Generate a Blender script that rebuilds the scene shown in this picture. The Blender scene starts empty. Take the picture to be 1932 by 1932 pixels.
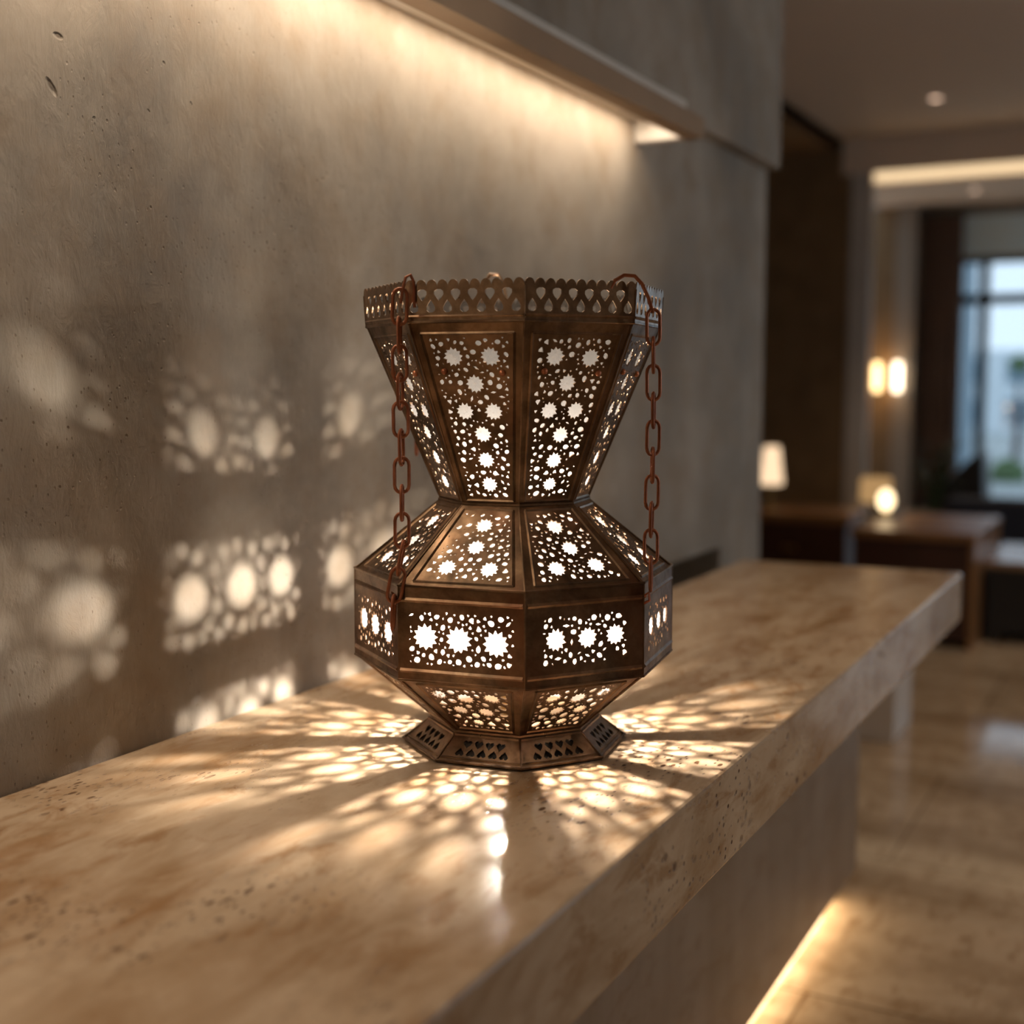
import bpy, bmesh, math, random
from mathutils import Vector, Matrix
from mathutils.geometry import delaunay_2d_cdt
random.seed(7)
S = 1.4                       # one drawing unit in metres
PI = math.pi
scene = bpy.context.scene
col = scene.collection
cos, sin, rad = math.cos, math.sin, math.radians

# ------------------------------------------------------------------ layout (drawing units)
ZC = 0.609                    # counter top height
CAMZ = 0.94
WX = -0.83                    # stone wall face
FX = -0.334                   # counter front edge
LX, LY = -0.541, 1.018        # lantern axis
CEIL = 2.55
LOWCEIL = 2.25
YP = 8.6                      # pillar / ceiling step
YF = 9.9                      # far wall

# ------------------------------------------------------------------ helpers
class MB:
    def __init__(s): s.v = []; s.f = []
    def add(s, verts, faces):
        n = len(s.v); s.v += [tuple(p) for p in verts]; s.f += [tuple(i + n for i in f) for f in faces]; return s
    def box(s, x0, x1, y0, y1, z0, z1):
        v = [(x0,y0,z0),(x1,y0,z0),(x1,y1,z0),(x0,y1,z0),(x0,y0,z1),(x1,y0,z1),(x1,y1,z1),(x0,y1,z1)]
        return s.add(v, [(3,2,1,0),(4,5,6,7),(0,1,5,4),(1,2,6,5),(2,3,7,6),(3,0,4,7)])
    def prism(s, poly, z0, z1):
        n = len(poly); v = [(x,y,z0) for x,y in poly] + [(x,y,z1) for x,y in poly]
        f = [tuple(range(n-1,-1,-1)), tuple(range(n,2*n))] + [(i,(i+1)%n,n+(i+1)%n,n+i) for i in range(n)]
        return s.add(v, f)
    def lathe(s, prof, n=32, c=(0,0), rot=0.0, cap=True):
        v = []; f = []
        for r, z in prof:
            for k in range(n):
                a = rot + 2*PI*k/n; v.append((c[0]+r*cos(a), c[1]+r*sin(a), z))
        m = len(prof)
        for j in range(m-1):
            for k in range(n):
                k2 = (k+1) % n; f.append((j*n+k, j*n+k2, (j+1)*n+k2, (j+1)*n+k))
        if cap:
            f.append(tuple(range(n-1,-1,-1))); f.append(tuple((m-1)*n+k for k in range(n)))
        return s.add(v, f)
    def tube(s, pts, r, n=8, closed=False):
        pts = [Vector(p) for p in pts]; m = len(pts); v = []; f = []
        up = None
        for i, p in enumerate(pts):
            if closed: t = pts[(i+1)%m] - pts[i-1]
            else: t = pts[min(i+1,m-1)] - pts[max(i-1,0)]
            t.normalize()
            if up is None:
                up = Vector((0,0,1)) if abs(t.z) < .9 else Vector((1,0,0))
            a = (up - t*up.dot(t))
            if a.length < 1e-5: a = t.orthogonal()
            a.normalize(); b = t.cross(a); up = a
            rr = r[i] if isinstance(r, (list, tuple)) else r
            for k in range(n):
                q = 2*PI*k/n; v.append(p + (a*cos(q) + b*sin(q))*rr)
        for i in range(m if closed else m-1):
            j = (i+1) % m
            for k in range(n):
                k2 = (k+1) % n; f.append((i*n+k, i*n+k2, j*n+k2, j*n+k))
        if not closed:
            f.append(tuple(range(n-1,-1,-1))); f.append(tuple((m-1)*n+k for k in range(n)))
        return s.add(v, f)
    def build(s, name, mat, parent=None, loc=(0,0,0), smooth=False, bevel=0.0, seg=2):
        me = bpy.data.meshes.new(name)
        me.from_pydata([(a*S, b*S, c*S) for a, b, c in s.v], [], s.f); me.validate()
        if smooth:
            me.polygons.foreach_set('use_smooth', [True]*len(me.polygons))
        me.materials.append(mat); me.update()
        if bevel or smooth:
            bm = bmesh.new(); bm.from_mesh(me)
            bmesh.ops.recalc_face_normals(bm, faces=bm.faces)
            if bevel:
                bmesh.ops.bevel(bm, geom=[e for e in bm.edges if e.is_manifold and e.calc_face_angle(0) > .5], offset=bevel*S, segments=seg, affect='EDGES', profile=.5)
            bm.to_mesh(me); bm.free()
            if smooth: 
                me.polygons.foreach_set('use_smooth', [True]*len(me.polygons))
                me.set_sharp_from_angle(angle=rad(40))
        o = bpy.data.objects.new(name, me); col.objects.link(o)
        o.location = Vector(loc)*S
        if parent: o.parent = parent
        return o

def tag(o, label=None, cat=None, group=None, kind=None):
    if label: o['label'] = label
    if cat: o['category'] = cat
    if group: o['group'] = group
    if kind: o['kind'] = kind
    return o
def thing(name, label, cat, loc=(0,0,0), group=None):
    o = bpy.data.objects.new(name, None); col.objects.link(o); o.empty_display_size = .05
    o.location = Vector(loc)*S
    return tag(o, label, cat, group)
def struct(name, mb, mat, label=None, cat=None, **k):
    return tag(mb.build(name, mat, **k), label, cat, kind='structure')

# ------------------------------------------------------------------ materials
class NT:
    def __init__(s, name):
        s.m = bpy.data.materials.new(name); s.m.use_nodes = True
        s.t = s.m.node_tree; s.n = s.t.nodes; s.n.clear()
        s.out = s.n.new('ShaderNodeOutputMaterial')
        tc = s.n.new('ShaderNodeTexCoord'); mp = s.n.new('ShaderNodeMapping')
        mp.inputs['Scale'].default_value = (1/S, 1/S, 1/S)
        s.t.links.new(tc.outputs['Object'], mp.inputs['Vector']); s.co = mp.outputs['Vector']
    def link(s, a, b): s.t.links.new(a, b)
    def set(s, inp, v):
        if isinstance(v, bpy.types.NodeSocket): s.link(v, inp)
        else: inp.default_value = v
    def stretch(s, sc, rot=(0,0,0), loc=(0,0,0)):
        mp = s.n.new('ShaderNodeMapping'); s.link(s.co, mp.inputs['Vector'])
        mp.inputs['Scale'].default_value = sc; mp.inputs['Rotation'].default_value = rot; mp.inputs['Location'].default_value = loc
        return mp.outputs['Vector']
    def noise(s, scale, detail=4, rough=.55, dist=0.0, co=None):
        n = s.n.new('ShaderNodeTexNoise'); s.link(co or s.co, n.inputs['Vector'])
        n.inputs['Scale'].default_value = scale; n.inputs['Detail'].default_value = detail
        n.inputs['Roughness'].default_value = rough; n.inputs['Distortion'].default_value = dist
        return n.outputs['Fac']
    def voro(s, scale, co=None, feature='F1', rnd=1.0):
        n = s.n.new('ShaderNodeTexVoronoi'); n.feature = feature; s.link(co or s.co, n.inputs['Vector'])
        n.inputs['Scale'].default_value = scale; n.inputs['Randomness'].default_value = rnd
        return n.outputs['Distance']
    def ramp(s, fac, stops, interp='LINEAR'):
        n = s.n.new('ShaderNodeValToRGB'); s.link(fac, n.inputs['Fac']); r = n.color_ramp; r.interpolation = interp
        while len(r.elements) < len(stops): r.elements.new(.5)
        for e, (p, c) in zip(r.elements, stops):
            e.position = p; e.color = (c, c, c, 1) if not isinstance(c, tuple) else (*c, 1)
        return n.outputs['Color']
    def mix(s, fac, a, b, mode='MIX'):
        n = s.n.new('ShaderNodeMix'); n.data_type = 'RGBA'; n.blend_type = mode
        for i, v in ((0, fac), (6, a), (7, b)):
            if isinstance(v, tuple): v = (*v, 1)
            s.set(n.inputs[i], v)
        return n.outputs[2]
    def math(s, op, a, b=0.0, clamp=False):
        n = s.n.new('ShaderNodeMath'); n.operation = op; n.use_clamp = clamp
        s.set(n.inputs[0], a); s.set(n.inputs[1], b); return n.outputs[0]
    def bump(s, h, strength=.3, dist=.002, normal=None):
        n = s.n.new('ShaderNodeBump'); s.set(n.inputs['Height'], h)
        n.inputs['Strength'].default_value = strength; n.inputs['Distance'].default_value = dist*S
        if normal: s.link(normal, n.inputs['Normal'])
        return n.outputs['Normal']
    def bsdf(s, color, rough=.5, metal=0.0, normal=None, spec=.5):
        n = s.n.new('ShaderNodeBsdfPrincipled')
        s.set(n.inputs['Base Color'], (*color, 1) if isinstance(color, tuple) else color)
        s.set(n.inputs['Roughness'], rough); s.set(n.inputs['Metallic'], metal)
        s.set(n.inputs['Specular IOR Level'], spec)
        if normal: s.link(normal, n.inputs['Normal'])
        s.link(n.outputs[0], s.out.inputs[0]); return n

def plain(name, c, rough=.5, metal=0.0, var=.12, scale=30, spec=.5):
    m = NT(name); f = m.noise(scale, 3)
    cc = m.mix(f, tuple(x*(1-var) for x in c), tuple(min(1, x*(1+var)) for x in c))
    m.bsdf(cc, rough, metal, m.bump(f, .1, .001), spec); return m.m
def glow(name, c, strength):
    m = NT(name); e = m.n.new('ShaderNodeEmission'); e.inputs[0].default_value = (*c, 1); e.inputs[1].default_value = strength
    m.link(e.outputs[0], m.out.inputs[0]); return m.m

def travertine(name, light, mid, dark, rough, vein=(6, 2, 6), pit=1.0, tiles=None, pitscale=1.0, spec=.5, vscale=1.6):
    m = NT(name)
    co = m.stretch(vein, (0, 0, rad(22)))
    n1 = m.noise(vscale, 7, .62, .6, co)
    n2 = m.noise(9, 5, .6, .3, m.stretch((1, .55, 1), (0,0,rad(30))))
    n3 = m.noise(45, 4, .6)
    c = m.ramp(n1, [(.28, dark), (.44, mid), (.58, light), (.75, tuple(min(1, x*1.08) for x in light))])
    c = m.mix(m.ramp(n2, [(.51, 0.0), (.68, .5)]), c, dark)
    c = m.mix(m.ramp(n3, [(.3, .22), (.7, 0.0)]), c, mid)
    n4 = m.noise(32, 6, .65, .5, m.stretch((1, .42, 1), (0,0,rad(28))))
    c = m.mix(m.ramp(n4, [(.53, 0.0), (.65, .6)]), c, (dark[0]*1.05, dark[1]*.95, dark[2]*.8))
    c = m.mix(m.ramp(n4, [(.30, .35), (.42, 0.0)]), c, tuple(min(1, x*1.12) for x in light))
    cl = m.ramp(m.noise(6, 4, .6), [(.45, 0.0), (.60, 1.0)])
    hs = []
    pc = None
    for sc, th in ((85*pitscale, .21), (200*pitscale, .25)):
        v = m.voro(sc, m.stretch((1, .45, .6), (0,0,rad(25))))
        k = m.ramp(v, [(th*.7, 1.0), (th, 0.0)])
        k = m.math('MULTIPLY', k, cl); hs.append(k)
    pits = m.math('MAXIMUM', hs[0], hs[1]); pits = m.math('MULTIPLY', pits, pit)
    c = m.mix(pits, c, (dark[0]*.35, dark[1]*.28, dark[2]*.22))
    h = m.math('SUBTRACT', m.math('MULTIPLY', n3, .12), pits)
    r = m.math('ADD', m.math('MULTIPLY', pits, .4), rough)
    r = m.math('ADD', r, m.math('MULTIPLY', n2, .08))
    if tiles:
        b = m.n.new('ShaderNodeTexBrick'); m.link(m.stretch((1,1,1), (0,0,tiles[2])), b.inputs['Vector'])
        b.offset = .5; b.inputs['Scale'].default_value = 1; b.inputs['Brick Width'].default_value = tiles[0]; b.inputs['Row Height'].default_value = tiles[1]
        b.inputs['Mortar Size'].default_value = .003; b.inputs['Color1'].default_value = (1,1,1,1); b.inputs['Color2'].default_value = (.8,.77,.74,1); b.inputs['Mortar'].default_value = (.45,.4,.35,1)
        c = m.mix(1.0, c, b.outputs['Color'], 'MULTIPLY')
    m.bsdf(c, r, 0, m.bump(h, .45, .0016), spec); return m.m

M = {}
M['counter'] = travertine('travertine_counter', (.575,.435,.30), (.455,.315,.195), (.29,.155,.065), .13, spec=.22, vscale=2.6)
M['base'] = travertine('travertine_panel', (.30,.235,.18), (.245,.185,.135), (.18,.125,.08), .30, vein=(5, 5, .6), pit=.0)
M['floor'] = travertine('travertine_floor', (.70,.55,.385), (.54,.40,.26), (.31,.195,.10), .045, vein=(1.2, 4, 3), pit=0.0, tiles=(.95,.62,0))

def plaster():
    m = NT('limestone_plaster')
    a = m.noise(3.2, 6, .62, .3); b = m.noise(11, 5, .6); c2 = m.noise(60, 5, .65); st = m.noise(5, 5, .6, .4, m.stretch((6, 2.2, .55), (rad(-12),0,0)))
    c = m.ramp(a, [(.36, (.215,.187,.157)), (.52, (.31,.268,.22)), (.66, (.385,.335,.278))])
    c = m.mix(m.ramp(b, [(.45, 0.0), (.72, .6)]), c, (.25,.18,.115))
    c = m.mix(m.ramp(st, [(.5, 0.0), (.75, .28)]), c, (.40,.355,.30))
    cl = m.ramp(m.noise(6, 3), [(.44, 0.0), (.62, 1.0)])
    v1 = m.ramp(m.voro(70), [(.06, 1.0), (.12, 0.0)]); v2 = m.ramp(m.voro(150, m.stretch((1,1,.6))), [(.08, 1.0), (.15, 0.0)])
    pits = m.math('MULTIPLY', m.math('MAXIMUM', v1, v2), cl)
    scr = m.ramp(m.noise(30, 6, .7, .4, m.stretch((1, 1.7, .7), (rad(35),0,0))), [(.35, 0.0), (.7, 1.0)])
    c = m.mix(m.math('MULTIPLY', pits, .75), c, (.16,.11,.07))
    h = m.math('ADD', m.math('MULTIPLY', c2, .22), m.math('MULTIPLY', scr, .5))
    h = m.math('ADD', h, m.math('MULTIPLY', b, .7))
    h = m.math('SUBTRACT', h, m.math('MULTIPLY', pits, .9))
    dents = None                      # a few deep chips in the stone
    for y, z, ry, rz, ang in ((.764,1.224,.0075,.0038,-8),(.755,1.182,.0120,.0046,-52),(.886,1.229,.0032,.002,-40),(.865,1.183,.0030,.0018,-30),(1.026,1.083,.002,.002,0),(.80,1.165,.0028,.0016,30),(.92,1.20,.0026,.0018,-60)):
        n = m.n.new('ShaderNodeMapping'); n.vector_type = 'TEXTURE'; m.link(m.co, n.inputs['Vector'])
        n.inputs['Location'].default_value = (WX, y, z); n.inputs['Rotation'].default_value = (rad(ang),0,0); n.inputs['Scale'].default_value = (1, ry, rz)
        v = m.n.new('ShaderNodeVectorMath'); v.operation = 'LENGTH'; m.link(n.outputs[0], v.inputs[0])
        k = m.ramp(m.math('ADD', v.outputs['Value'], m.math('MULTIPLY', c2, .5)), [(.55, 1.0), (1.0, 0.0)])
        dents = k if dents is None else m.math('MAXIMUM', dents, k)
    c = m.mix(m.math('MULTIPLY', dents, .7), c, (.10,.075,.05))
    n1 = m.bump(h, .6, .0026)
    m.bsdf(c, .72, 0, m.bump(m.math('SUBTRACT', 1.0, dents), .9, .004, n1), .3); return m.m
M['plaster'] = plaster()

def bronze(name, dark, mid, hi, rough=.42, metal=.9):
    m = NT(name)
    a = m.noise(16, 5, .6, .5); b = m.noise(55, 4, .65); c3 = m.noise(150, 3, .6)
    c = m.ramp(a, [(.30, dark), (.5, mid), (.72, hi)])
    c = m.mix(m.ramp(b, [(.45, 0.0), (.75, .65)]), c, dark)
    c = m.mix(m.ramp(m.noise(7, 3), [(.58, 0.0), (.75, .55)]), c, (.055,.062,.066))
    c = m.mix(m.ramp(m.noise(11, 4, .6, .8, m.stretch((1,1,.4))), [(.54, 0.0), (.72, .45)]), c, (mid[0]*1.1, mid[1]*.62, mid[2]*.5))
    r = m.math('ADD', m.math('MULTIPLY', b, .45), rough - .22)
    h = m.math('ADD', m.math('MULTIPLY', a, .8), m.math('MULTIPLY', c3, .12))
    m.bsdf(c, r, metal, m.bump(h, .5, .0018)); return m.m
M['bronze'] = bronze('aged_bronze', (.055,.033,.018), (.20,.122,.068), (.40,.255,.15), .36, .85)
M['bronze_shaded'] = bronze('shade_toned_bronze_inside', (.008,.005,.003), (.017,.011,.006), (.03,.018,.010), .7, .2)  # bronze painted darker so the bulb-lit inside reads as shade
M['rust'] = bronze('rusty_copper', (.16,.05,.022), (.32,.10,.042), (.46,.17,.075), .45, .5)
M['copper'] = bronze('copper_rivet', (.36,.12,.055), (.58,.21,.10), (.68,.28,.14), .35, .5)

def frosted(name, op):
    m = NT(name)
    tr = m.n.new('ShaderNodeBsdfTransparent'); tr.inputs[0].default_value = (1,1,1,1)
    tl = m.n.new('ShaderNodeBsdfTranslucent'); tl.inputs[0].default_value = (.92,.90,.88,1)
    df = m.n.new('ShaderNodeBsdfDiffuse'); df.inputs[0].default_value = (.9,.88,.86,1)
    a = m.n.new('ShaderNodeMixShader'); a.inputs[0].default_value = .40; m.link(tl.outputs[0], a.inputs[1]); m.link(df.outputs[0], a.inputs[2])
    f = m.noise(60, 3)
    b = m.n.new('ShaderNodeMixShader'); m.set(b.inputs[0], m.math('ADD', m.math('MULTIPLY', f, .04), op))
    m.link(tr.outputs[0], b.inputs[1]); m.link(a.outputs[0], b.inputs[2]); m.link(b.outputs[0], m.out.inputs[0]); return m.m
M['liner'] = frosted('frosted_liner', .13); M['liner_belly'] = frosted('milky_liner', .42)
def bulbglass():
    m = NT('bulb_glass')
    tr = m.n.new('ShaderNodeBsdfTransparent'); e = m.n.new('ShaderNodeEmission'); e.inputs[0].default_value = (1,.78,.52,1); e.inputs[1].default_value = 6
    b = m.n.new('ShaderNodeMixShader'); b.inputs[0].default_value = .25
    m.link(tr.outputs[0], b.inputs[1]); m.link(e.outputs[0], b.inputs[2]); m.link(b.outputs[0], m.out.inputs[0]); return m.m
M['bulb'] = bulbglass()
def glass():
    m = NT('window_glass')
    tr = m.n.new('ShaderNodeBsdfTransparent'); tr.inputs[0].default_value = (.96,.98,1,1)
    g = m.n.new('ShaderNodeBsdfGlossy'); g.inputs['Roughness'].default_value = .02
    b = m.n.new('ShaderNodeMixShader'); b.inputs[0].default_value = .06
    m.link(tr.outputs[0], b.inputs[1]); m.link(g.outputs[0], b.inputs[2]); m.link(b.outputs[0], m.out.inputs[0]); return m.m
M['glass'] = glass()

M['fascia'] = plain('brown_stone_fascia', (.32,.215,.13), .6, var=.15, scale=9)
M['ceil'] = plain('ceiling_paint', (.84,.67,.53), .8, var=.03, scale=3, spec=.2)
M['darkwood'] = plain('dark_walnut_panel', (.22,.135,.065), .6, var=.35, scale=6)
M['alcove'] = plain('brown_lacquer', (.40,.25,.13), .5, var=.1)
M['trimdark'] = plain('black_metal_trim', (.02,.018,.015), .5)
M['pillar'] = plain('grey_stone_pillar', (.60,.55,.50), .35, var=.12, scale=8)
M['wallfar'] = plain('warm_grey_wall', (.30,.25,.21), .7, var=.06, scale=5)
M['curtain'] = plain('brown_curtain_cloth', (.16,.10,.075), .85, var=.2)
M['blind'] = plain('grey_blind_cloth', (.66,.80,.88), .8, var=.05)
M['frame'] = plain('dark_window_frame', (.02,.025,.027), .4, .3)
M['wood'] = plain('oiled_walnut', (.26,.125,.05), .35, var=.3, scale=12)
M['redwood'] = plain('dark_mahogany', (.055,.02,.012), .4, var=.3, scale=10)
M['black'] = plain('black_leather', (.012,.011,.012), .45, var=.2)
M['navy'] = plain('navy_upholstery', (.012,.016,.03), .7, var=.2)
M['tabletop'] = plain('brown_stone_top', (.30,.19,.12), .25, var=.2, scale=14)
M['brass'] = plain('brushed_brass', (.55,.36,.14), .3, .9)
M['white'] = plain('white_enamel', (.7,.66,.6), .4)
M['leaf'] = plain('dark_green_leaf', (.03,.055,.02), .5, var=.4)
M['pot'] = plain('charcoal_pot', (.05,.05,.05), .6)
M['facade'] = plain('pale_concrete_facade', (.72,.78,.82), .8, var=.1, scale=2)
M['facade_dark'] = plain('blue_grey_facade', (.20,.28,.34), .7, var=.2, scale=2)
M['tree'] = plain('tree_foliage', (.10,.16,.07), .8, var=.4, scale=8)
M['ground'] = plain('street_paving', (.35,.38,.38), .8, var=.1, scale=2)
WARM = (1.0, .70, .40)
M['led'] = glow('led_diffuser', (1.0, .82, .62), 30)
M['led_floor'] = glow('led_plinth_diffuser', (1.0, .74, .45), 17)
M['led_far'] = glow('led_cove_diffuser', (1.0, .72, .42), 1.15)
M['sconce'] = glow('sconce_glass_glow', (1.0, .66, .30), 5.0)
M['sconce2'] = glow('sconce_glass_bright_glow', (1.0, .80, .56), 5.5)
M['shade'] = glow('lamp_shade_glow', (1.0, .70, .44), 1.25)
M['shade_dim'] = glow('lamp_shade_dim_glow', (1.0, .58, .24), .45)
M['globe'] = glow('globe_glass_glow', (1.0, .76, .44), 3.2)
M['down'] = glow('downlight_lens_glow', (1.0, .66, .46), 3.0)

# ------------------------------------------------------------------ room shell
struct('floor', MB().box(-4, 2.6, -2.2, YF+.1, -.1, 0), M['floor'])
struct('ceiling', MB().box(-2.1, 2.6, -2.2, YP, CEIL, CEIL+.1), M['ceil'])
struct('ceiling_lower', MB().box(-2.1, 2.6, YP+.02, YF+.1, LOWCEIL, LOWCEIL+.4), M['ceil'])
struct('ceiling_alcove', MB().box(-4, -2.1, 2.0, YP, CEIL-.06, CEIL+.1), M['alcove'])
struct('trim_1', MB().box(-2.125, -2.1, 2.73, YP-.001, CEIL-.07, CEIL-.001), M['trimdark'])
w = MB().box(WX-.25, WX, -2.2, 1.5, 0, CEIL)
w.box(WX-.25, WX, 1.5, 2.735, ZC-.002, CEIL); w.box(WX-.25, WX, 2.46, 2.735, 0, ZC-.002); w.box(WX-.25, WX-.12, 1.5, 2.46, 0, ZC-.002)
struct('wall_left', w, M['plaster'])
struct('trim_2', MB().box(WX, WX+.03, -2.2, 2.73, ZC+.795, CEIL), M['plaster'])
struct('wall_back', MB().box(-4, -2.02, YP, YP+.1, 0, CEIL+.1), M['darkwood'])
struct('pillar', MB().box(-2.03, -1.885, YP-.02, YP+.04, 0, CEIL), M['pillar'], bevel=.006)
struct('wall_alcove_left', MB().box(-4.1, -4, 2.0, YP, 0, CEIL), M['darkwood'])
struct('wall_alcove_front', MB().box(-4, WX-.25, 1.9, 2.0, 0, CEIL), M['darkwood'])
struct('wall_rear', MB().box(WX-.25, 2.7, -2.3, -2.2, 0, CEIL), M['wallfar'])
wr = MB().box(2.6, 2.7, -2.2, 2.2, 0, CEIL).box(2.6, 2.7, 5.4, YF, 0, CEIL).box(2.6, 2.7, 2.2, 5.4, 0, .25).box(2.6, 2.7, 2.2, 5.4, 2.15, CEIL)
struct('wall_right', wr, M['wallfar'])
wf = MB().box(-2.4, -1.52, YF, YF+.12, 0, LOWCEIL).box(-1.52, 2.7, YF, YF+.12, 1.86, LOWCEIL).box(2.0, 2.7, YF, YF+.12, 0, 1.86).box(-1.52, 2.0, YF, YF+.12, 0, .06)
struct('wall_far', wf, M['wallfar'])
struct('column', MB().box(-2.26, -1.945, YF-.16, YF-.001, 0, LOWCEIL), M['darkwood'], bevel=.004)
struct('pillar_2', MB().box(-1.943, -1.80, YF-.22, YF-.001, 0, LOWCEIL), M['wallfar'], bevel=.004)
# far window
fr = MB()
fr.box(-1.385, -1.318, YF+.02, YF+.1, .06, 1.86).box(-1.52, -1.50, YF+.02, YF+.1, .06, 1.86)
fr.box(-1.50, 2.0, YF+.03, YF+.09, 1.525, 1.60).box(-1.5, 2.0, YF+.02, YF+.1, 1.825, 1.86).box(-.35, -.30, YF+.03, YF+.09, .06, 1.525).box(.8, .85, YF+.03, YF+.09, .06, 1.525).box(-1.5, 2.0, YF+.03, YF+.09, .06, .10)
struct('window_1', fr, M['frame'])
w1 = bpy.data.objects['window_1']
MB().box(-1.50, 2.0, YF+.055, YF+.062, .10, 1.825).build('pane', M['glass'], w1)
fr2 = MB().box(2.62, 2.68, 2.2, 2.26, .25, 2.15).box(2.62, 2.68, 5.34, 5.4, .25, 2.15).box(2.62, 2.68, 3.75, 3.83, .25, 2.15).box(2.62, 2.68, 2.2, 5.4, .25, .31).box(2.62, 2.68, 2.2, 5.4, 2.09, 2.15)
struct('assumed_side_window', fr2, M['frame'])  # assumed window out of view, lets cool daylight in from the right
tag(MB().box(-1.50, 2.0, YF-.05, YF-.03, 1.87, 2.17).build('roller_blind', M['blind']), 'grey roller blind pulled up above the tall lobby window', 'blind')

# ------------------------------------------------------------------ curtain
def curtain(x0, x1, y, z0, z1):
    m = MB(); n = 60; v = []; f = []
    for j, z in enumerate((z0, (z0+z1)/2, z1)):
        for i in range(n+1):
            t = i/n; v.append((x0+(x1-x0)*t, y+.03*sin(t*PI*2*6)+.008*sin(t*31+j), z))
    for j in range(2):
        for i in range(n): f.append((j*(n+1)+i, j*(n+1)+i+1, (j+1)*(n+1)+i+1, (j+1)*(n+1)+i))
    b = len(v); v += [(a, q+.012, c) for a, q, c in v]; f += [tuple(reversed([i+b for i in q])) for q in f]
    m.add(v, f); return m
cu = thing('curtain', 'dark brown full length curtain hanging left of the lobby window', 'curtain', (-1.655, YF-.12, 0))
curtain(-.135, .165, 0, .02, 2.16).build('drape', M['curtain'], cu, smooth=True)
MB().tube([(-.17,0,2.18),(.2,0,2.18)], .012, 10).build('curtain_rail', M['trimdark'], cu)

# ------------------------------------------------------------------ counter
bk = -.727
WC = WX+.001
cpoly = [(WC,-1.6),(FX,-1.6),(FX,2.315),(bk,2.29),(bk,1.5),(WC,1.5)]
tag(MB().prism(cpoly, ZC-.086, ZC).build('countertop', M['counter'], bevel=.0035), 'long thick beige travertine counter slab under the lantern', 'countertop')
cb = thing('counter_base', 'brown stone counter base below the travertine slab with lit plinth', 'counter base', (-.66, .4, 0))
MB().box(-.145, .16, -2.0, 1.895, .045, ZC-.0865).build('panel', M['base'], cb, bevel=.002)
MB().box(-.14, .115, -2.0, 1.86, 0, .045).build('plinth', M['trimdark'], cb)
led = MB()
for i in range(14):
    a = -1.95 + i*.27; led.add([(.118,a,.008),(.118,a+.268,.008),(.118,a+.268,.036),(.118,a,.036)], [(0,1,2,3)])
led.build('light_strip', M['led_floor'], cb)
tag(MB().box(-.76, -.635, 3.32, 3.55, 0, .27).build('stone_plinth', M['pillar'], bevel=.004), 'low pale stone plinth on the floor beyond the counter end', 'plinth')

# ------------------------------------------------------------------ wall cove light
cv = thing('cove_light', 'warm linear cove light along the stone wall above the lantern', 'cove light', (WX, 0, ZC+.731))
yE = 1.985
MB().box(.08, .112, -2.1, yE+.03, 0, .034).build('fascia', M['fascia'], cv, bevel=.0012)
MB().box(.001, .08, -2.1, yE+.03, .034, .063).build('housing', M['white'], cv)
MB().box(.001, .0805, yE, yE+.03, .0, .034).build('end_cap', M['white'], cv)
led = MB()
for i in range(16):
    a = -2.05 + i*(4.0/16); led.add([(.035,a,.033),(.035,a+.249,.033),(.062,a+.249,.033),(.062,a,.033)], [(0,1,2,3)])
led.build('light_strip', M['led'], cv)

# ------------------------------------------------------------------ lantern
AZ0 = math.atan2(-LY, -LX) + rad(3.35)       # azimuth of the front corner
ST = rad(45)
lan = thing('lantern', 'large octagonal pierced bronze lantern with chains standing on the travertine counter', 'lantern', (LX, LY, ZC+.0016))
def inpoly(p, poly):
    c = False; n = len(poly); x, y = p
    for i in range(n):
        (x1, y1), (x2, y2) = poly[i], poly[(i+1) % n]
        if (y1 > y) != (y2 > y) and x < (x2-x1)*(y-y1)/(y2-y1)+x1: c = not c
    return c
def segdist(p, poly):
    d = 1e9; n = len(poly); P = Vector(p)
    for i in range(n):
        a = Vector(poly[i]); b = Vector(poly[(i+1) % n]); ab = b-a
        t = max(0, min(1, (P-a).dot(ab)/ab.length_squared)); d = min(d, (P-a-ab*t).length)
    return d
def star(cx, cy, ro, rng, n=12):
    ri = ro*.73; k0 = rng.uniform(0, 1)
    return [(cx+(ro*rng.uniform(.94,1.06) if i % 2 == 0 else ri)*cos(PI*(i+k0)/n), cy+(ro*rng.uniform(.94,1.06) if i % 2 == 0 else ri)*sin(PI*(i+k0)/n)) for i in range(2*n)]
def blob(cx, cy, r, rng):
    kind = rng.random(); rot = rng.uniform(0, 2*PI); out = []
    if r > .0018 and kind < .72:
        n = 9; b = rng.uniform(.72, .95)
        for i in range(n):
            a = 2*PI*i/n; q = (1 + .0*cos(a))
            x, y = r*q*cos(a), r*b*sin(a)
            if kind < .3 and cos(a) > .9: x *= 1.15
            out.append((x, y))
    elif kind < .88:
        out = [(r*1.05*cos(a), r*1.05*sin(a)) for a in (0, 2.0, 2.6, 3.7, 4.3)]
    else:
        out = [(r*1.2,0),(0,r*.45),(-r*1.2,0),(0,-r*.45)]
    return [(cx+x*cos(rot)-y*sin(rot), cy+x*sin(rot)+y*cos(rot)) for x, y in out]
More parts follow.
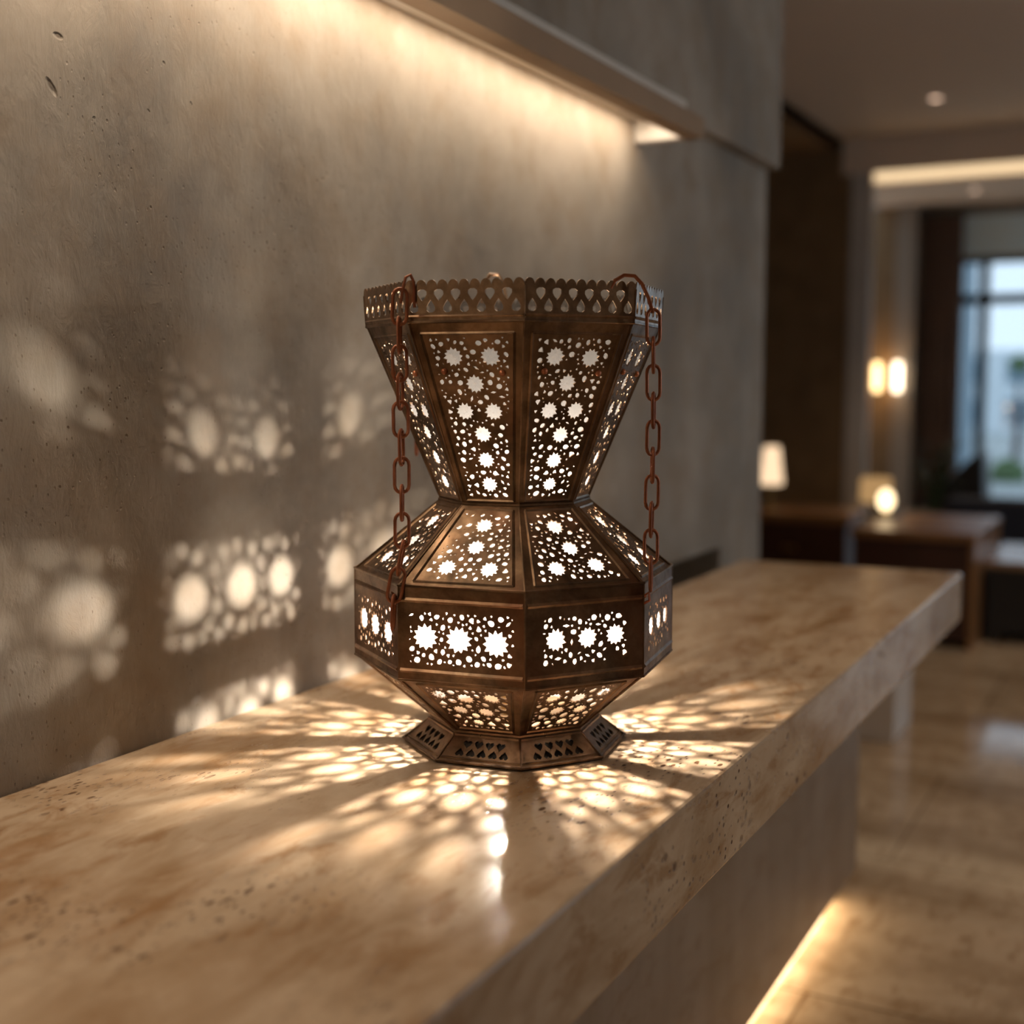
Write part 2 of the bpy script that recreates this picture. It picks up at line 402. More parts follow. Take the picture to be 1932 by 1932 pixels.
def fill(field, stars, rng, passes, keep=.92):
    holes = [star(x, y, r, rng) for x, y, r in stars]; occ = [(x, y, r) for x, y, r in stars]
    xs = [p[0] for p in field]; ys = [p[1] for p in field]
    area = (max(xs)-min(xs))*(max(ys)-min(ys))
    for r, gap, tries in passes:
        for _ in range(int(tries*area*1e4)):
            x, y = rng.uniform(min(xs), max(xs)), rng.uniform(min(ys), max(ys))
            rr = r*rng.uniform(.85, 1.12)
            if not inpoly((x, y), field) or segdist((x, y), field) < rr*1.2: continue
            if any((x-a)**2+(y-b)**2 < (rr+c+gap)**2 for a, b, c in occ): continue
            occ.append((x, y, rr*1.05))
            if rng.random() < keep: holes.append(blob(x, y, rr, rng))
    return holes
PASS = [(.0026, .0022, 16), (.0018, .0015, 30), (.0011, .0012, 45)]
class Face:
    def __init__(s, r0, z0, r1, z1):
        s.c = cos(ST/2); s.a0 = r0*s.c; s.a1 = r1*s.c; s.w0 = r0*sin(ST/2); s.w1 = r1*sin(ST/2); s.z0 = z0; s.z1 = z1
        s.h = math.hypot(z1-z0, s.a1-s.a0)
        ph = AZ0 + ST/2; s.e = Vector((cos(ph), sin(ph), 0)); s.t = Vector((-sin(ph), cos(ph), 0))
        s.n = s.e*((z1-z0)/s.h) - Vector((0,0,1))*((s.a1-s.a0)/s.h)
    def hw(s, v): return s.w0+(s.w1-s.w0)*v/s.h
    def P(s, u, v, d=0.0):
        k = v/s.h
        return s.e*(s.a0+(s.a1-s.a0)*k) + s.t*u + Vector((0,0,1))*(s.z0+(s.z1-s.z0)*k) + s.n*d
    def outline(s): return [(-s.w0,0),(s.w0,0),(s.w1,s.h),(-s.w1,s.h)]
    def field(s, b0, b1, side0, side1, lo, hi):
        v0, v1 = s.h*lo, s.h*hi
        return [(-s.hw(v0)+side0, v0), (s.hw(v0)-side0, v0), (s.hw(v1)-side1, v1), (-s.hw(v1)+side1, v1)]
def sheet(fc, outline, holes, th=.0012, ridges=(), rw=.0013, rh=.0011):
    vs = []; loops = []
    for L in [outline]+holes:
        if sum(L[i-1][0]*L[i][1]-L[i][0]*L[i-1][1] for i in range(len(L))) < 0: L = L[::-1]
        loops.append(list(range(len(vs), len(vs)+len(L)))); vs += [Vector(p) for p in L]
    ov, oe, of, _, _, fo = delaunay_2d_cdt(vs, [], loops, 1, 1e-7)
    tris = [f for f, o in zip(of, fo) if 0 in o and not any(i > 0 for i in o)]
    m = MB(); n = len(ov); m.inner = []
    m.v = [tuple(fc.P(p.x, p.y)) for p in ov] + [tuple(fc.P(p.x, p.y, -th)) for p in ov]
    ec = {}
    for t in tris:
        for i in range(len(t)): ec.setdefault(tuple(sorted((t[i], t[(i+1) % len(t)]))), []).append((t[i], t[(i+1) % len(t)]))
        m.f.append(tuple(t)); m.f.append(tuple(reversed([i+n for i in t]))); m.inner.append(len(m.f)-1)
    for k, l in ec.items():
        if len(l) == 1:
            a, b = l[0]; m.f.append((b, a, a+n, b+n))
    for poly, closed in ridges:
        q = len(poly)
        for i in range(q if closed else q-1):
            a = Vector(poly[i]); b = Vector(poly[(i+1) % q]); d = (b-a).normalized(); p = Vector((-d.y, d.x))*rw
            pts = [fc.P(*(a+p)), fc.P(*a, rh), fc.P(*(a-p)), fc.P(*(b+p)), fc.P(*b, rh), fc.P(*(b-p))]
            m.add(pts, [(0,1,4,3),(1,2,5,4),(0,2,1),(3,4,5),(0,3,5,2)])
    return m
def ring8(mb, parent, name):
    """two drawn variants alternate round the lantern"""
    protos = []
    for m in mb:
        o = m.build(name, M['bronze'], parent); protos.append(o)
        o.data.materials.append(M['bronze_shaded'])
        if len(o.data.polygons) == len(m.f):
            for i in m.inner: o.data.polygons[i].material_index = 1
    out = list(protos)
    protos[1].rotation_euler.z = -ST
    for k in range(2, 8):
        o = protos[k % 2].copy(); col.objects.link(o); o.parent = parent; o.rotation_euler.z = -ST + ST*k - (0 if k % 2 else 0)
        if k % 2 == 0: o.rotation_euler.z = ST*(k//2)
        else: o.rotation_euler.z = -ST*(k//2+1)
        out.append(o)
    return out
R_WAIST, Z_WAIST = .0682, .2249
# --- flared upper panels
def upper(variant):
    rng = random.Random(11+variant); fc = Face(R_WAIST, Z_WAIST, .1325, .3795)
    fld = fc.field(0, 0, .0075, .0125, .035, .925)
    L = [[(.82,-.33,.0088),(.82,.38,.0088),(.675,.02,.0084),(.525,-.30,.0082),(.525,.36,.0082),(.40,.04,.0080),(.255,.04,.0078),(.115,.05,.0074)],
         [(.82,-.36,.0088),(.815,.36,.0088),(.68,-.02,.0084),(.53,-.34,.0082),(.53,.30,.0082),(.395,.05,.0080),(.25,0,.0078),(.115,.0,.0066)]][variant]
    st = [(u*fc.hw(v*fc.h), v*fc.h, r) for v, u, r in L]
    rv = [(-.56*fc.hw(.745*fc.h), .745*fc.h), (.60*fc.hw(.735*fc.h), .735*fc.h)]
    occ = st + [(x, y, .003) for x, y in rv]
    holes = fill(fld, occ, rng, PASS)
    holes = holes[:len(st)] + holes[len(occ):]
    rd = [([(x*1.04 if True else x, y) for x, y in fc.field(0,0,.0055,.0095,.02,.945)], True)]
    return sheet(fc, fc.outline(), holes, ridges=rd), fc, rv
ua, fca, rva = upper(0); ub, fcb, rvb = upper(1)
ups = ring8([ub, ua], lan, 'upper_panel')
# rivets on the upper panels (sub-parts)
def rivet_mesh(fc, rv):
    out = []
    for x, y in rv:
        m = MB(); q = fc.n.to_track_quat('Z', 'Y')
        v = []; f = []
        prof = [(.0029,0),(.0028,.0011),(.0019,.0022),(.0005,.0027)]
        for r, z in prof:
            for k in range(10):
                a = 2*PI*k/10; v.append(fc.P(x, y, .0002) + q @ Vector((r*cos(a), r*sin(a), z)))
        for j in range(3):
            for k in range(10): f.append((j*10+k, j*10+(k+1) % 10, (j+1)*10+(k+1) % 10, (j+1)*10+k))
        f.append(tuple(30+k for k in range(10))); m.add(v, f); out.append(m)
    return out
for proto, fc, rv, par in ((ups[0], fcb, rvb, 0), (ups[1], fca, rva, 1)):
    rms = [m.build('rivet', M['copper'], proto, smooth=True) for m in rivet_mesh(fc, rv)]
    for i, o in enumerate(ups):
        if i > 1 and i % 2 == par:
            for r in rms:
                c = r.copy(); col.objects.link(c); c.parent = o
# --- shoulder
def shoulder(variant):
    rng = random.Random(31+variant); fc = Face(.1455, .1612, R_WAIST, Z_WAIST)
    fld = fc.field(0, 0, .0125, .0075, .09, .90)
    L = [[(.74,.02),(.48,.0),(.235,-.40),(.235,.38)], [(.72,-.05),(.46,.08),(.24,-.36),(.25,.42)]][variant]
    st = [(u*fc.hw(v*fc.h), v*fc.h, .0086) for v, u in L]
    rd = [(fc.field(0,0,.0095,.0055,.055,.93), True)]
    return sheet(fc, fc.outline(), fill(fld, st, rng, PASS), ridges=rd)
ring8([shoulder(1), shoulder(0)], lan, 'shoulder_panel')
# --- belly band
def belly(variant):
    rng = random.Random(51+variant); fc = Face(.1478, .0815, .1472, .1612)
    if variant: fld = fc.field(0, 0, .016, .016, .20, .73)
    else: fld = fc.field(0, 0, .010, .009, .17, .75)
    L = [[(.47,-.56,.0112),(.46,-.03,.0114),(.445,.55,.0114)], [(.48,-.50,.0096),(.475,.03,.0092),(.48,.50,.0090)]][variant]
    st = [(u*fc.hw(v*fc.h), v*fc.h, r) for v, u, r in L]
    W = fc.w0
    rd = [([(-W+.002,.855*fc.h),(W-.002,.855*fc.h)], False), ([(-W+.002,.10*fc.h),(W-.002,.10*fc.h)], False)]
    return sheet(fc, fc.outline(), fill(fld, st, rng, PASS), ridges=rd, rw=.002, rh=.0014)
ring8([belly(1), belly(0)], lan, 'belly_panel')
# --- bowl
def bowl(variant):
    rng = random.Random(71+variant); fc = Face(.0773, .0225, .1462, .0815)
    fld = fc.field(0, 0, .008, .014, .10, .88)
    L = [[(.74,-.55,.0075),(.70,-.08,.0085),(.74,.42,.0080),(.46,-.34,.0070),(.45,.22,.0075),(.22,-.1,.0055)], [(.74,.56,.0075),(.68,.10,.0085),(.74,-.42,.0080),(.44,.36,.0070),(.46,-.20,.0075),(.22,.12,.0055)]][variant]
    st = [(u*fc.hw(v*fc.h), v*fc.h, r) for v, u, r in L]
    rd = [(fc.field(0,0,.006,.011,.07,.92), True)]
    return sheet(fc, fc.outline(), fill(fld, st, rng, [(.0042,.0017,40),(.0030,.0014,50),(.0019,.0012,60),(.0012,.0010,50)], 1.0), ridges=rd)
ring8([bowl(1), bowl(0)], lan, 'bowl_panel')
# --- foot with two rows of heart-shaped piercings
def heart(cx, cy, w, h, up, n=12):
    out = []
    for i in range(n):
        t = 2*PI*i/n; x = 16*sin(t)**3; y = 13*cos(t)-5*cos(2*t)-2*cos(3*t)-cos(4*t)
        out.append((cx + w*x/34, cy + (1 if up else -1)*h*(y+2.5)/29))
    return out
def foot():
    fc = Face(.1039, .0, .0773, .0225); holes = []
    for k in range(5):
        u = -.36+.18*k
        holes.append(heart(u*2*fc.w0*.72, .36*fc.h, .0088, .0085, False))
        if k < 4: holes.append(heart((u+.09)*2*fc.w0*.72, .60*fc.h, .0088, .0085, True))
    W0, W1 = fc.hw(.16*fc.h), fc.hw(.88*fc.h)
    rd = [([(-W0+.001,.16*fc.h),(W0-.001,.16*fc.h)], False), ([(-W1+.001,.88*fc.h),(W1-.001,.88*fc.h)], False)]
    return sheet(fc, fc.outline(), holes, ridges=rd)
ring8([foot(), foot()], lan, 'foot_panel')
# --- scalloped rim with drop piercings
def drop(cx, cy, w, h, up, n=11):
    out = []
    for i in range(n):
        t = 2*PI*i/n; x = sin(t)*sin(t/2)**1.3 if 0 < t < 2*PI else 0; y = cos(t)
        out.append((cx + w*.62*x, cy + (1 if up else -1)*h*.5*y))
    return out
def rim():
    fc = Face(.1345, .3815, .1362, .4135); base = fc.h*.86
    out = [(-fc.w0,0),(fc.w0,0),(fc.hw(base),base)]; n = 11; W = fc.hw(base)
    for i in range(n):
        x0 = W - 2*W*i/n; x1 = W - 2*W*(i+1)/n; c = (x0+x1)/2; r = (x0-x1)/2
        for k in range(1, 8):
            a = PI*k/8; out.append((c+r*.96*cos(a), base+r*1.15*sin(a)))
        if i < n-1: out.append((x1, base))
    out.append((-W, base))
    holes = []; p = 2*W/7
    for k in range(7):
        holes.append(drop(-W+p*(k+.5), .36*fc.h, .0090, .0106, True))
        if k < 6: holes.append(drop(-W+p*(k+1), .64*fc.h, .0098, .0098, False))
    rd = [([(-fc.w0+.001,.10*fc.h),(fc.w0-.001,.10*fc.h)], False)]
    return sheet(fc, out, holes, ridges=rd)
ring8([rim(), rim()], lan, 'rim_panel')
fl = MB().lathe([(.0995,.001),(.0735,.0215)], 8, rot=AZ0, cap=False); fl.build('foot_shade_backing', M['bronze_shaded'], lan)  # added dark sheet standing for the shade inside the hollow foot
# --- seams: octagon beads at the level breaks and a bead on every corner
def octring(r, z, t):
    return MB().tube([(r*cos(AZ0+ST*k), r*sin(AZ0+ST*k), z) for k in range(8)], t, 6, True)
for r, z, t in ((.1338,.3805,.0014),(R_WAIST+.0006,Z_WAIST,.0016),(.1472,.1616,.0013),(.1476,.0812,.0013),(.0778,.0222,.0016),(.1040,.0013,.0013)):
    octring(r, z, t).build('seam_ring', M['bronze'], lan)
prof = [(.104,.001),(.0775,.0225),(.1468,.0812),(.1474,.0815),(.1472,.1612),(.1458,.162),(R_WAIST,Z_WAIST),(.1328,.3795),(.1342,.3815),(.1360,.408)]
cbead = MB().tube([((r-.0004)*cos(AZ0), (r-.0004)*sin(AZ0), z) for r, z in prof], .0010, 6).build('corner_seam', M['bronze'], lan)
for k in range(1, 8):
    o = cbead.copy(); col.objects.link(o); o.parent = lan; o.rotation_euler.z = ST*k
# --- inside: added light-stop plate, lamp holder, bulbs, frosted liner
MB().lathe([(.072,.0225),(.072,.0245)], 8, rot=AZ0).build('light_stop_plate', M['bronze'], lan)  # added to keep the bulb light out of the foot
ZB1, ZB2 = .112, .226
MB().lathe([(.013,.0245),(.013,.05),(.006,.055),(.0045,.06),(.0045,ZB1-.02),(.006,ZB1-.016),(.006,ZB1-.010)], 16).build('lamp_holder', M['brass'], lan, smooth=True)
MB().lathe([(.004,ZB1-.010),(.007,ZB1-.004),(.008,ZB1),(.006,ZB1+.006),(.0025,ZB1+.011)], 16).build('bulb', M['bulb'], lan, smooth=True)
MB().lathe([(.002,ZB1+.0165),(.020,ZB1+.0150),(.026,ZB1+.0125),(.026,ZB1+.0135),(.020,ZB1+.0162),(.002,ZB1+.0180)], 24).build('light_blocking_cap', M['brass'], lan, smooth=True)  # added cap, blocks the lower bulb's upward rays towards the wall
MB().tube([(.0045,0,.06),(.020,0,.072),(.036,0,.09),(.037,0,.12),(.02,0,.165),(.004,0,.198),(0,0,.218)], .0018, 8).build('lamp_arm', M['brass'], lan, smooth=True)
MB().lathe([(.006,.200),(.012,.209),(.019,.222),(.019,.232),(.011,.246),(.003,.253)], 20).build('bulb', M['bulb'], lan, smooth=True)
ln = MB(); o8 = .0058
MB().lathe([(.1405,.0835),(.1405,.158)], 8, rot=AZ0, cap=False).build('liner', M['liner_belly'], lan)
ln.lathe([(.1405,.1582),(R_WAIST-o8,Z_WAIST-.002),(R_WAIST-o8,Z_WAIST+.002),(.1255,.374)], 8, rot=AZ0, cap=False)
ln.build('liner', M['liner'], lan)

# --- chains
def link_mesh(L=.0292, W=.0122, r=.0015):
    pts = []; h = L/2-W/2; n = 7
    for i in range(n+1): a = PI*i/n; pts.append((W/2*cos(a), 0, h+W/2*sin(a)))
    for i in range(n+1): a = PI+PI*i/n; pts.append((W/2*cos(a), 0, -h+W/2*sin(a)))
    return MB().tube(pts, r, 8, True)
link0 = [None]
def link_obj(parent, loc, rz, tilt=0.0, tz=0.0):
    if link0[0] is None:
        o = link_mesh().build('chain_link', M['rust'], parent, smooth=True); link0[0] = o
    else:
        o = link0[0].copy(); col.objects.link(o); o.parent = parent
    o.location = Vector(loc)*S; o.rotation_euler = (tilt, tz, rz); return o
AZC = math.atan2(-LY, -LX)
def pol(deg, r, z): a = AZC+rad(deg); return (r*cos(a), r*sin(a), z)
def chain(pts, nlink, label=None, rot=(.35, 1.45)):
    ce = bpy.data.objects.new('chain', None); col.objects.link(ce); ce.parent = lan; ce.empty_display_size = .02
    if label: ce['label'] = label
    P = [Vector(p) for p in pts]; seg = [(P[i+1]-P[i]).length for i in range(len(P)-1)]; T = sum(seg); rng = random.Random(nlink)
    for k in range(nlink):
        d = T*(k+.5)/nlink; i = 0
        while i < len(seg)-1 and d > seg[i]: d -= seg[i]; i += 1
        p = P[i].lerp(P[i+1], d/seg[i])
        q = (P[i+1]-P[i]).normalized()
        base = AZC + PI/2
        o = link_obj(ce, p, 0)
        zrot = base + rot[k % 2] + rng.uniform(-.18, .18)
        qq = Vector((0,0,-1)).rotation_difference(q)
        o.rotation_mode = 'QUATERNION'
        o.rotation_quaternion = qq @ Matrix.Rotation(zrot, 3, 'Z').to_quaternion()
    return ce
cl = chain([pol(-40.4,.1445,.404), pol(-41.3,.1440,.375), pol(-40.6,.1440,.26), pol(-40.3,.1452,.19), pol(-41,.1535,.152), pol(-41.6,.1535,.128)], 12)
cr = chain([pol(50.3,.1500,.388), pol(50.5,.1510,.30), pol(50.4,.1500,.20), pol(49.4,.1520,.158)], 10)
c3 = chain([pol(-137,.139,.402), pol(-136,.1405,.262)], 6)
# hooks over the rim
MB().tube([pol(-38.2,.1335,.392), pol(-38.0,.1345,.413), pol(-38.4,.1375,.4185), pol(-39.2,.1410,.4165), pol(-39.8,.1435,.405), pol(-40.1,.1448,.395)], .0013, 8).build('chain_hook', M['rust'], lan, smooth=True)
MB().tube([pol(38.5,.1275,.408), pol(40,.1290,.4145), pol(43,.1330,.4190), pol(46,.1385,.4185), pol(47.6,.1430,.412), pol(49,.1475,.400), pol(50,.1500,.388)], .0016, 8).build('chain_hook', M['rust'], lan, smooth=True)
MB().tube([pol(-176.5,.126,.410), pol(-175.0,.127,.430), pol(-172.5,.127,.4385), pol(-169.0,.127,.4385), pol(-166.5,.127,.430), pol(-165.0,.126,.410)], .0020, 8).build('hanging_loop', M['bronze'], lan, smooth=True)
MB().tube([pol(-41.5,.1500,.152), pol(-41.5,.1540,.156), pol(-41.5,.1555,.150), pol(-41.5,.1500,.146)], .0013, 8).build('chain_ring', M['rust'], lan, smooth=True)
MB().tube([pol(48.6,.1465,.150), pol(48.8,.1515,.154), pol(48.8,.1520,.147), pol(48.6,.1470,.144)], .0013, 8).build('chain_ring', M['rust'], lan, smooth=True)

# ------------------------------------------------------------------ background furniture
def downlight(x, y, z, label):
    t = thing('downlight', label, 'ceiling light', (x, y, z), 'recessed downlights')
    MB().lathe([(.035,-.006),(.045,-.006),(.047,0),(.030,0)], 24, cap=False).build('trim_ring', M['white'], t, smooth=True)
    MB().lathe([(.030,-.003),(.030,-.0005)], 24).build('lens', M['down'], t)
downlight(-1.332, 7.582, CEIL, 'small round recessed downlight in the upper ceiling')
downlight(-1.33, 9.15, LOWCEIL, 'small round recessed downlight in the lowered ceiling before the window')
cs = thing('cove_strip', 'glowing warm light strip across the far ceiling step', 'cove light', (-1.88, YP, LOWCEIL))
MB().box(-.21, 4.4, -.03, .0, .075, .299).build('bulkhead', M['ceil'], cs)
lf = MB()
for i in range(9):
    a = i*.49; lf.add([(a,-.012,.012),(a+.488,-.012,.012),(a+.488,-.012,.074),(a,-.012,.074)], [(0,1,2,3)])
lf.build('light_strip', M['led_far'], cs)
def sconce(x, y, z, mat, label):
    t = thing('wall_sconce', label, 'wall lamp', (x, y, z), 'pair of wall sconces')
    MB().box(-.02, .02, -.012, 0, -.05, .05).build('back_plate', M['brass'], t, bevel=.002)
    MB().tube([(0,-.012,0),(0,-.045,0)], .006, 8).build('arm', M['brass'], t)
    MB().lathe([(.020,-.105),(.027,-.09),(.027,.09),(.020,.105)], 20, c=(0,-.062)).build('glass_shade', mat, t, smooth=True)
sconce(-2.058, YF-.16, .992, M['sconce'], 'amber glowing wall sconce on the dark brown column')
sconce(-1.897, YF-.22, .992, M['sconce2'], 'brighter whitish wall sconce on the grey pillar near the curtain')
# sideboard in the alcove with a tapered lamp
sb = thing('sideboard', 'low dark sideboard with wooden top beyond the wall end', 'sideboard', (-1.75, 5.75, 0))
MB().box(-.55, .47, -.20, .20, .325, .365).build('top', M['wood'], sb, bevel=.004)
MB().box(-.53, .45, -.185, .19, .05, .325).build('body', M['redwood'], sb)
for x in (-.5, .42):
    for y in (-.16, .16): MB().box(x-.02, x+.02, y-.02, y+.02, 0, .05).build('leg', M['redwood'], sb)
for x in (-.28, .2):
    d = MB().box(x-.23, x+.23, -.192, -.186, .07, .31).build('door', M['redwood'], sb, bevel=.001)
    MB().box(x-.03, x+.03, -.202, -.193, .2, .21).build('handle', M['brass'], d)
def lamp(loc, prof, base, mat, name, label, capz):
    t = thing(name, label, 'table lamp', loc)
    MB().lathe([(.03,0),(.03,.008),(.007,.014),(.006,base)], 20).build('lamp_base', M['brass'], t, smooth=True)
    MB().lathe(prof, 28).build('lamp_shade', mat, t, smooth=True)
    return t
lamp((-1.668, 5.66, .365), [(.052,.115),(.054,.12),(.036,.285),(.034,.29)], .12, M['shade'], 'table_lamp', 'small cream lamp with tapered glowing shade beside the wall end', .29)
# walnut side cabinet
sc_ = thing('side_cabinet', 'low mahogany side cabinet with walnut top behind the counter corner', 'cabinet', (-.84, 4.95, 0))
MB().box(-.22, .215, -.33, .36, .385, .415).build('top', M['wood'], sc_, bevel=.004)
MB().box(-.21, .195, -.32, .35, .03, .385).build('body', M['redwood'], sc_)
MB().box(.195, .212, -.325, .35, .0, .385).build('side_panel', M['wood'], sc_)
for x in (-.105, .09):
    d = MB().box(x-.092, x+.092, -.327, -.321, .05, .37).build('door', M['redwood'], sc_, bevel=.001)
    MB().lathe([(.008,0),(.01,.006)], 10).build('knob', M['brass'], d, loc=(x+.06*(1 if x < 0 else -1), -.335, .22))
tag(MB().box(-1.15+.04, -.98, 5.02, 5.18, .4152, .428).build('tray', M['black'], bevel=.003), 'dark flat tray under the globe lamp on the cabinet', 'tray')
t = thing('globe_lamp', 'bright oval globe lamp standing on the low walnut cabinet', 'table lamp', (-1.035, 5.10, .4285))
MB().lathe([(.022,0),(.022,.006),(.010,.012)], 18).build('lamp_base', M['brass'], t, smooth=True)
MB().lathe([(.010,.012),(.022,.020),(.031,.040),(.031,.058),(.024,.080),(.010,.092),(.001,.094)], 24).build('globe', M['globe'], t, smooth=True)
t = thing('drum_lamp', 'dim amber drum shade lamp left of the bright globe lamp', 'table lamp', (-1.185, 5.62, 0))
MB().lathe([(.05,0),(.05,.012),(.01,.02),(.008,.43)], 18).build('lamp_base', M['brass'], t, smooth=True)
MB().lathe([(.07,.425),(.066,.53)], 28).build('lamp_shade', M['shade_dim'], t, smooth=True)
# low table, sofa, lounge chair
lt = thing('low_table', 'low black table with brown top at the right edge', 'table', (-.28, 5.1, 0))
MB().box(-.345, .5, -.3, .3, .275, .302).build('top', M['tabletop'], lt, bevel=.004)
MB().box(-.33, .48, -.285, .285, .04, .275).build('body', M['black'], lt)
for x in (-.3, .45):
    for y in (-.25, .25): MB().box(x-.025, x+.025, y-.025, y+.025, 0, .04).build('leg', M['black'], lt)
so = thing('sofa', 'dark navy low sofa facing the lobby window', 'sofa', (-.45, 6.4, 0))
MB().box(-.52, .9, -.16, .45, .05, .25).build('seat', M['navy'], so, bevel=.02)
MB().box(-.54, .92, -.22, -.06, .05, .405).build('backrest', M['navy'], so, bevel=.03)
for x in (-.54, .80): MB().box(x, x+.12, -.08, .45, .05, .33).build('armrest', M['navy'], so, bevel=.02)
for x in (-.48, .84):
    for y in (-.15, .4): MB().box(x-.02, x+.02, y-.02, y+.02, 0, .05).build('leg', M['redwood'], so)
lc = thing('lounge_chair', 'black lounge chair with raked back seen before the window', 'chair', (-1.17, 8.05, 0))
MB().add([(-.16,-.16,.16),(.10,-.16,.16),(.10,.16,.16),(-.16,.16,.16),(-.16,-.16,.235),(.10,-.16,.235),(.10,.16,.235),(-.16,.16,.235)], [(3,2,1,0),(4,5,6,7),(0,1,5,4),(1,2,6,5),(2,3,7,6),(3,0,4,7)]).build('seat', M['black'], lc, bevel=.015)
bp = [(-.25,.19),(.06,.51),(.10,.545),(.125,.51),(.14,.19)]
m = MB(); v = [(x,-.15,z) for x,z in bp]+[(x,.15,z) for x,z in bp]; n = 5
m.add(v, [tuple(range(n)), tuple(range(2*n-1,n-1,-1))]+[(i,n+i,n+(i+1)%n,(i+1)%n) for i in range(n)]); m.build('backrest', M['black'], lc, bevel=.012)
for x in (-.13, .07):
    for y in (-.13, .13): MB().tube([(x,y,.17),(x*1.1,y*1.1,0)], .012, 8).build('leg', M['redwood'], lc)
# potted plant before the curtain
pp = thing('potted_plant', 'dark leafy plant in a charcoal pot in front of the curtain', 'plant', (-1.27, 7.6, 0))
MB().lathe([(.06,0),(.085,.16),(.09,.17),(.078,.17),(.075,.15)], 24).build('pot', M['pot'], pp, smooth=True)
lf = MB(); rng = random.Random(3); stems = MB()
for i in range(26):
    a = rng.uniform(0, 2*PI); h = rng.uniform(.36, .60); d = rng.uniform(.02, .10); L = rng.uniform(.08, .13)
    base = Vector((d*cos(a), d*sin(a), h)); dr = Vector((cos(a), sin(a), rng.uniform(-.3,.5))).normalized(); sd = dr.cross(Vector((0,0,1))).normalized()*.022
    p = [base, base+dr*L*.4+sd, base+dr*L, base+dr*L*.4-sd, base+dr*L*.45+Vector((0,0,.008))]
    lf.add(p, [(0,1,4),(1,2,4),(2,3,4),(3,0,4)])
    stems.tube([(0,0,.15), base*.6+Vector((0,0,.06)), base], .003, 5)
tag(lf.build('foliage', M['leaf'], pp), kind=None); stems.build('stems', M['leaf'], pp)

# ------------------------------------------------------------------ outside the window
struct('ground', MB().box(-14, 12, YF+.13, 34, -.12, -.02), M['ground'])
def building(x0, x1, y0, y1, z1, mat, label, rows, cols):
    t = thing('building', label, 'building', ((x0+x1)/2, y0, 0))
    w = x1-x0; MB().box(-w/2, w/2, 0, y1-y0, -.02, z1).build('facade', mat, t)
    for r in range(rows):
        for c in range(cols):
            cx = -w/2 + w*(c+.5)/cols; cz = z1*(r+.5)/rows
            MB().box(cx-w/cols*.28, cx+w/cols*.28, -.03, .0, cz-z1/rows*.3, cz+z1/rows*.3).build('window', M['facade_dark'], t)
building(-3.6, -2.12, 14, 15, 3.2, M['facade_dark'], 'tall blue grey building at the left of the street view', 5, 2)
building(-4.6, .4, 26, 28, 1.6, M['facade'], 'low pale building across the street outside the window', 2, 4)
def tree(x, y, h, r, label):
    t = thing('street_tree', label, 'tree', (x, y, 0))
    MB().tube([(0,0,-.02),(.02,0,h*.5),(0,0,h*.8)], [.05,.04,.02], 8).build('trunk', M['redwood'], t)
    bm = bmesh.new(); bmesh.ops.create_icosphere(bm, subdivisions=3, radius=r); rg = random.Random(int(h*100))
    m = MB(); m.v = [tuple(Vector(q.co)*(1+rg.uniform(-.16,.16))+Vector((0,0,h))) for q in bm.verts]; m.f = [tuple(x.index for x in f.verts) for f in bm.faces]; bm.free()
    m.build('crown', M['tree'], t)
tree(-1.92, 17.5, 1.2, .12, 'small green street tree outside at the right edge of the window view')
tree(-1.50, 13.2, .05, .16, 'low dark green bush at the foot of the street view')

# ------------------------------------------------------------------ lights
def light(name, typ, loc, energy, color, **k):
    d = bpy.data.lights.new(name, typ); d.energy = energy*S*S; d.color = color
    for a, b in k.items(): setattr(d, a, b)
    o = bpy.data.objects.new(name, d); col.objects.link(o); o.location = Vector(loc)*S; return o
def aim(o, tgt):
    o.rotation_euler = (Vector(tgt)*S - o.location).to_track_quat('-Z', 'Y').to_euler()
l = light('lantern_bulb_light', 'POINT', (LX, LY, ZC+ZB1), 27, (1,.88,.74), shadow_soft_size=.0065*S)
l = light('lantern_glow_light', 'POINT', (LX, LY, ZC+ZB2), 9.0, (1,.88,.75), shadow_soft_size=.020*S)
l = light('assumed_side_light', 'POINT', (.88, 1.49, ZC+.515), 6.6, (1,.84,.68), shadow_soft_size=.035*S)  # assumed bodiless side light, casts the lantern's wall shadow and lightens the slab front
for nm, loc, tgt, sx, sy in (('daylight_portal', (.25, YF-.01, .95), (.25, 0, .95), 3.5, 1.75), ('daylight_portal_side', (2.59, 3.8, 1.2), (0, 3.8, 1.2), 3.2, 1.9)):
    p = light(nm, 'AREA', loc, 1, (1,1,1), shape='RECTANGLE', size=sx*S, size_y=sy*S)
    p.data.cycles.is_portal = True; aim(p, tgt)
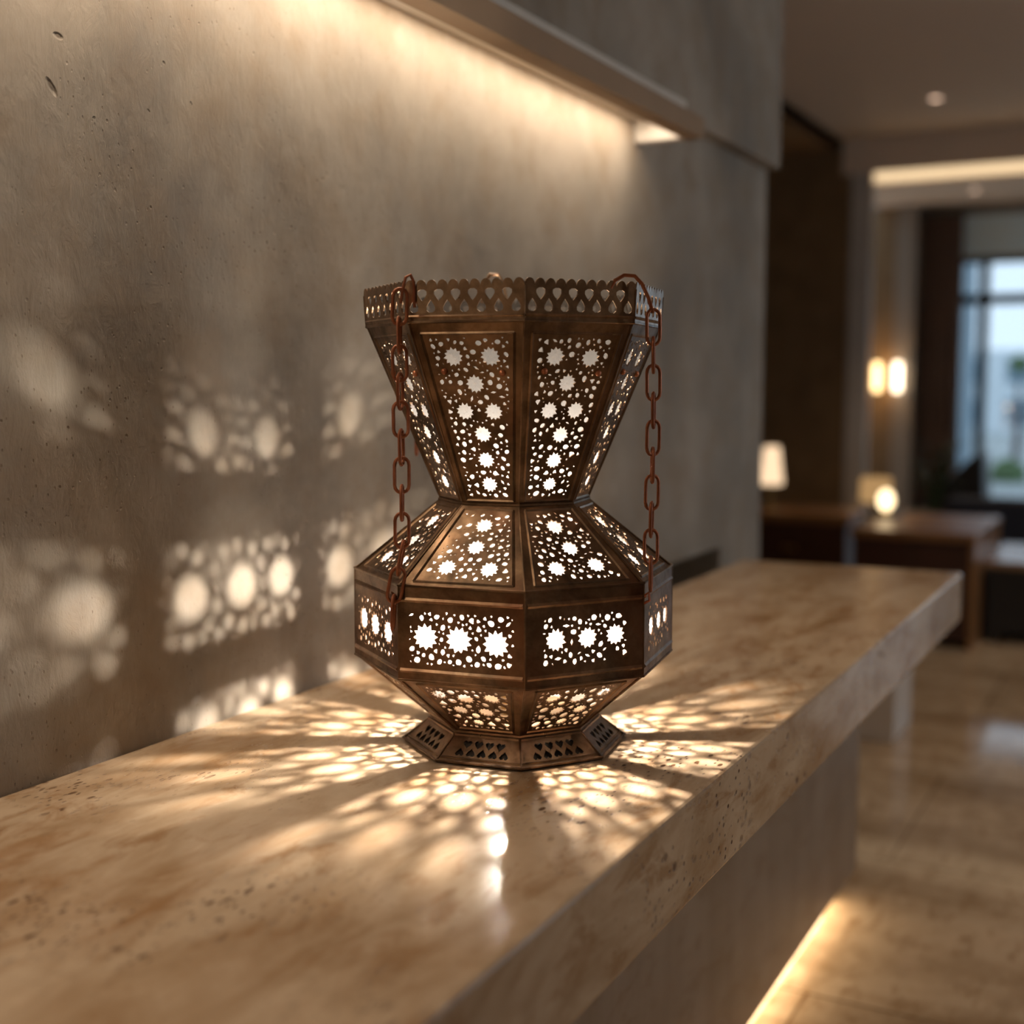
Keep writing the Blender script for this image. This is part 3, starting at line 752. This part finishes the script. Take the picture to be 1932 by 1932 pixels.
for x, y, z in ((-1.332, 7.582, CEIL-.02), (-.2, 4.6, CEIL-.02), (.6, 2.2, CEIL-.02), (-.4, 6.5, CEIL-.02), (.3, 3.6, CEIL-.02)):  # beams after the first are added fill without fixtures; the last brightens the floor
    d = light('downlight_and_fill_beam', 'SPOT', (x, y, z), 20, (1,.72,.46), spot_size=rad(85), spot_blend=.6, shadow_soft_size=.03*S)
light('table_lamp_light', 'POINT', (-1.668, 5.60, .70), .35, (1,.7,.42), shadow_soft_size=.03)
light('sconce_light', 'POINT', (-2.03, YF-.36, 1.0), 2.6, (1,.6,.28), shadow_soft_size=.03)
light('globe_lamp_light', 'POINT', (-1.035, 5.02, .56), .25, (1,.7,.42), shadow_soft_size=.03)

wd = bpy.data.worlds.new('overcast_daylight'); scene.world = wd; wd.use_nodes = True
bgn = wd.node_tree.nodes['Background']; bgn.inputs[0].default_value = (.70,.86,1.0,1); bgn.inputs[1].default_value = 1.35

# ------------------------------------------------------------------ camera
cam = bpy.data.cameras.new('camera'); cam.sensor_width = 36; cam.lens = 36*2372.24/1932
co = bpy.data.objects.new('camera', cam); col.objects.link(co)
yaw, pit = .4905102, .1014319
co.location = (0, 0, CAMZ*S); co.rotation_euler = (PI/2-pit, 0, yaw)
cam.dof.use_dof = True; cam.dof.focus_distance = 1.075*S
cam.dof.aperture_fstop = (cam.lens/1000)/(.0158*S); cam.dof.aperture_blades = 0
cam.clip_start = .05
scene.camera = co
scene.view_settings.view_transform = 'Standard'; scene.view_settings.look = 'None'
scene.view_settings.gamma = 1; scene.view_settings.exposure = 0; scene.view_settings.use_curve_mapping = False
cy = scene.cycles
cy.use_denoising = True; cy.max_bounces = 5; cy.diffuse_bounces = 3; cy.glossy_bounces = 3; cy.transmission_bounces = 3; cy.transparent_max_bounces = 8; cy.use_adaptive_sampling = True; cy.adaptive_threshold = .08; cy.adaptive_min_samples = 16; cy.caustics_reflective = False; cy.caustics_refractive = False
cy.sample_clamp_indirect = 4; cy.use_light_tree = False
for k in ('bulb','sconce','sconce2','shade','shade_dim','globe','down','led_far'): M[k].cycles.emission_sampling = 'NONE'
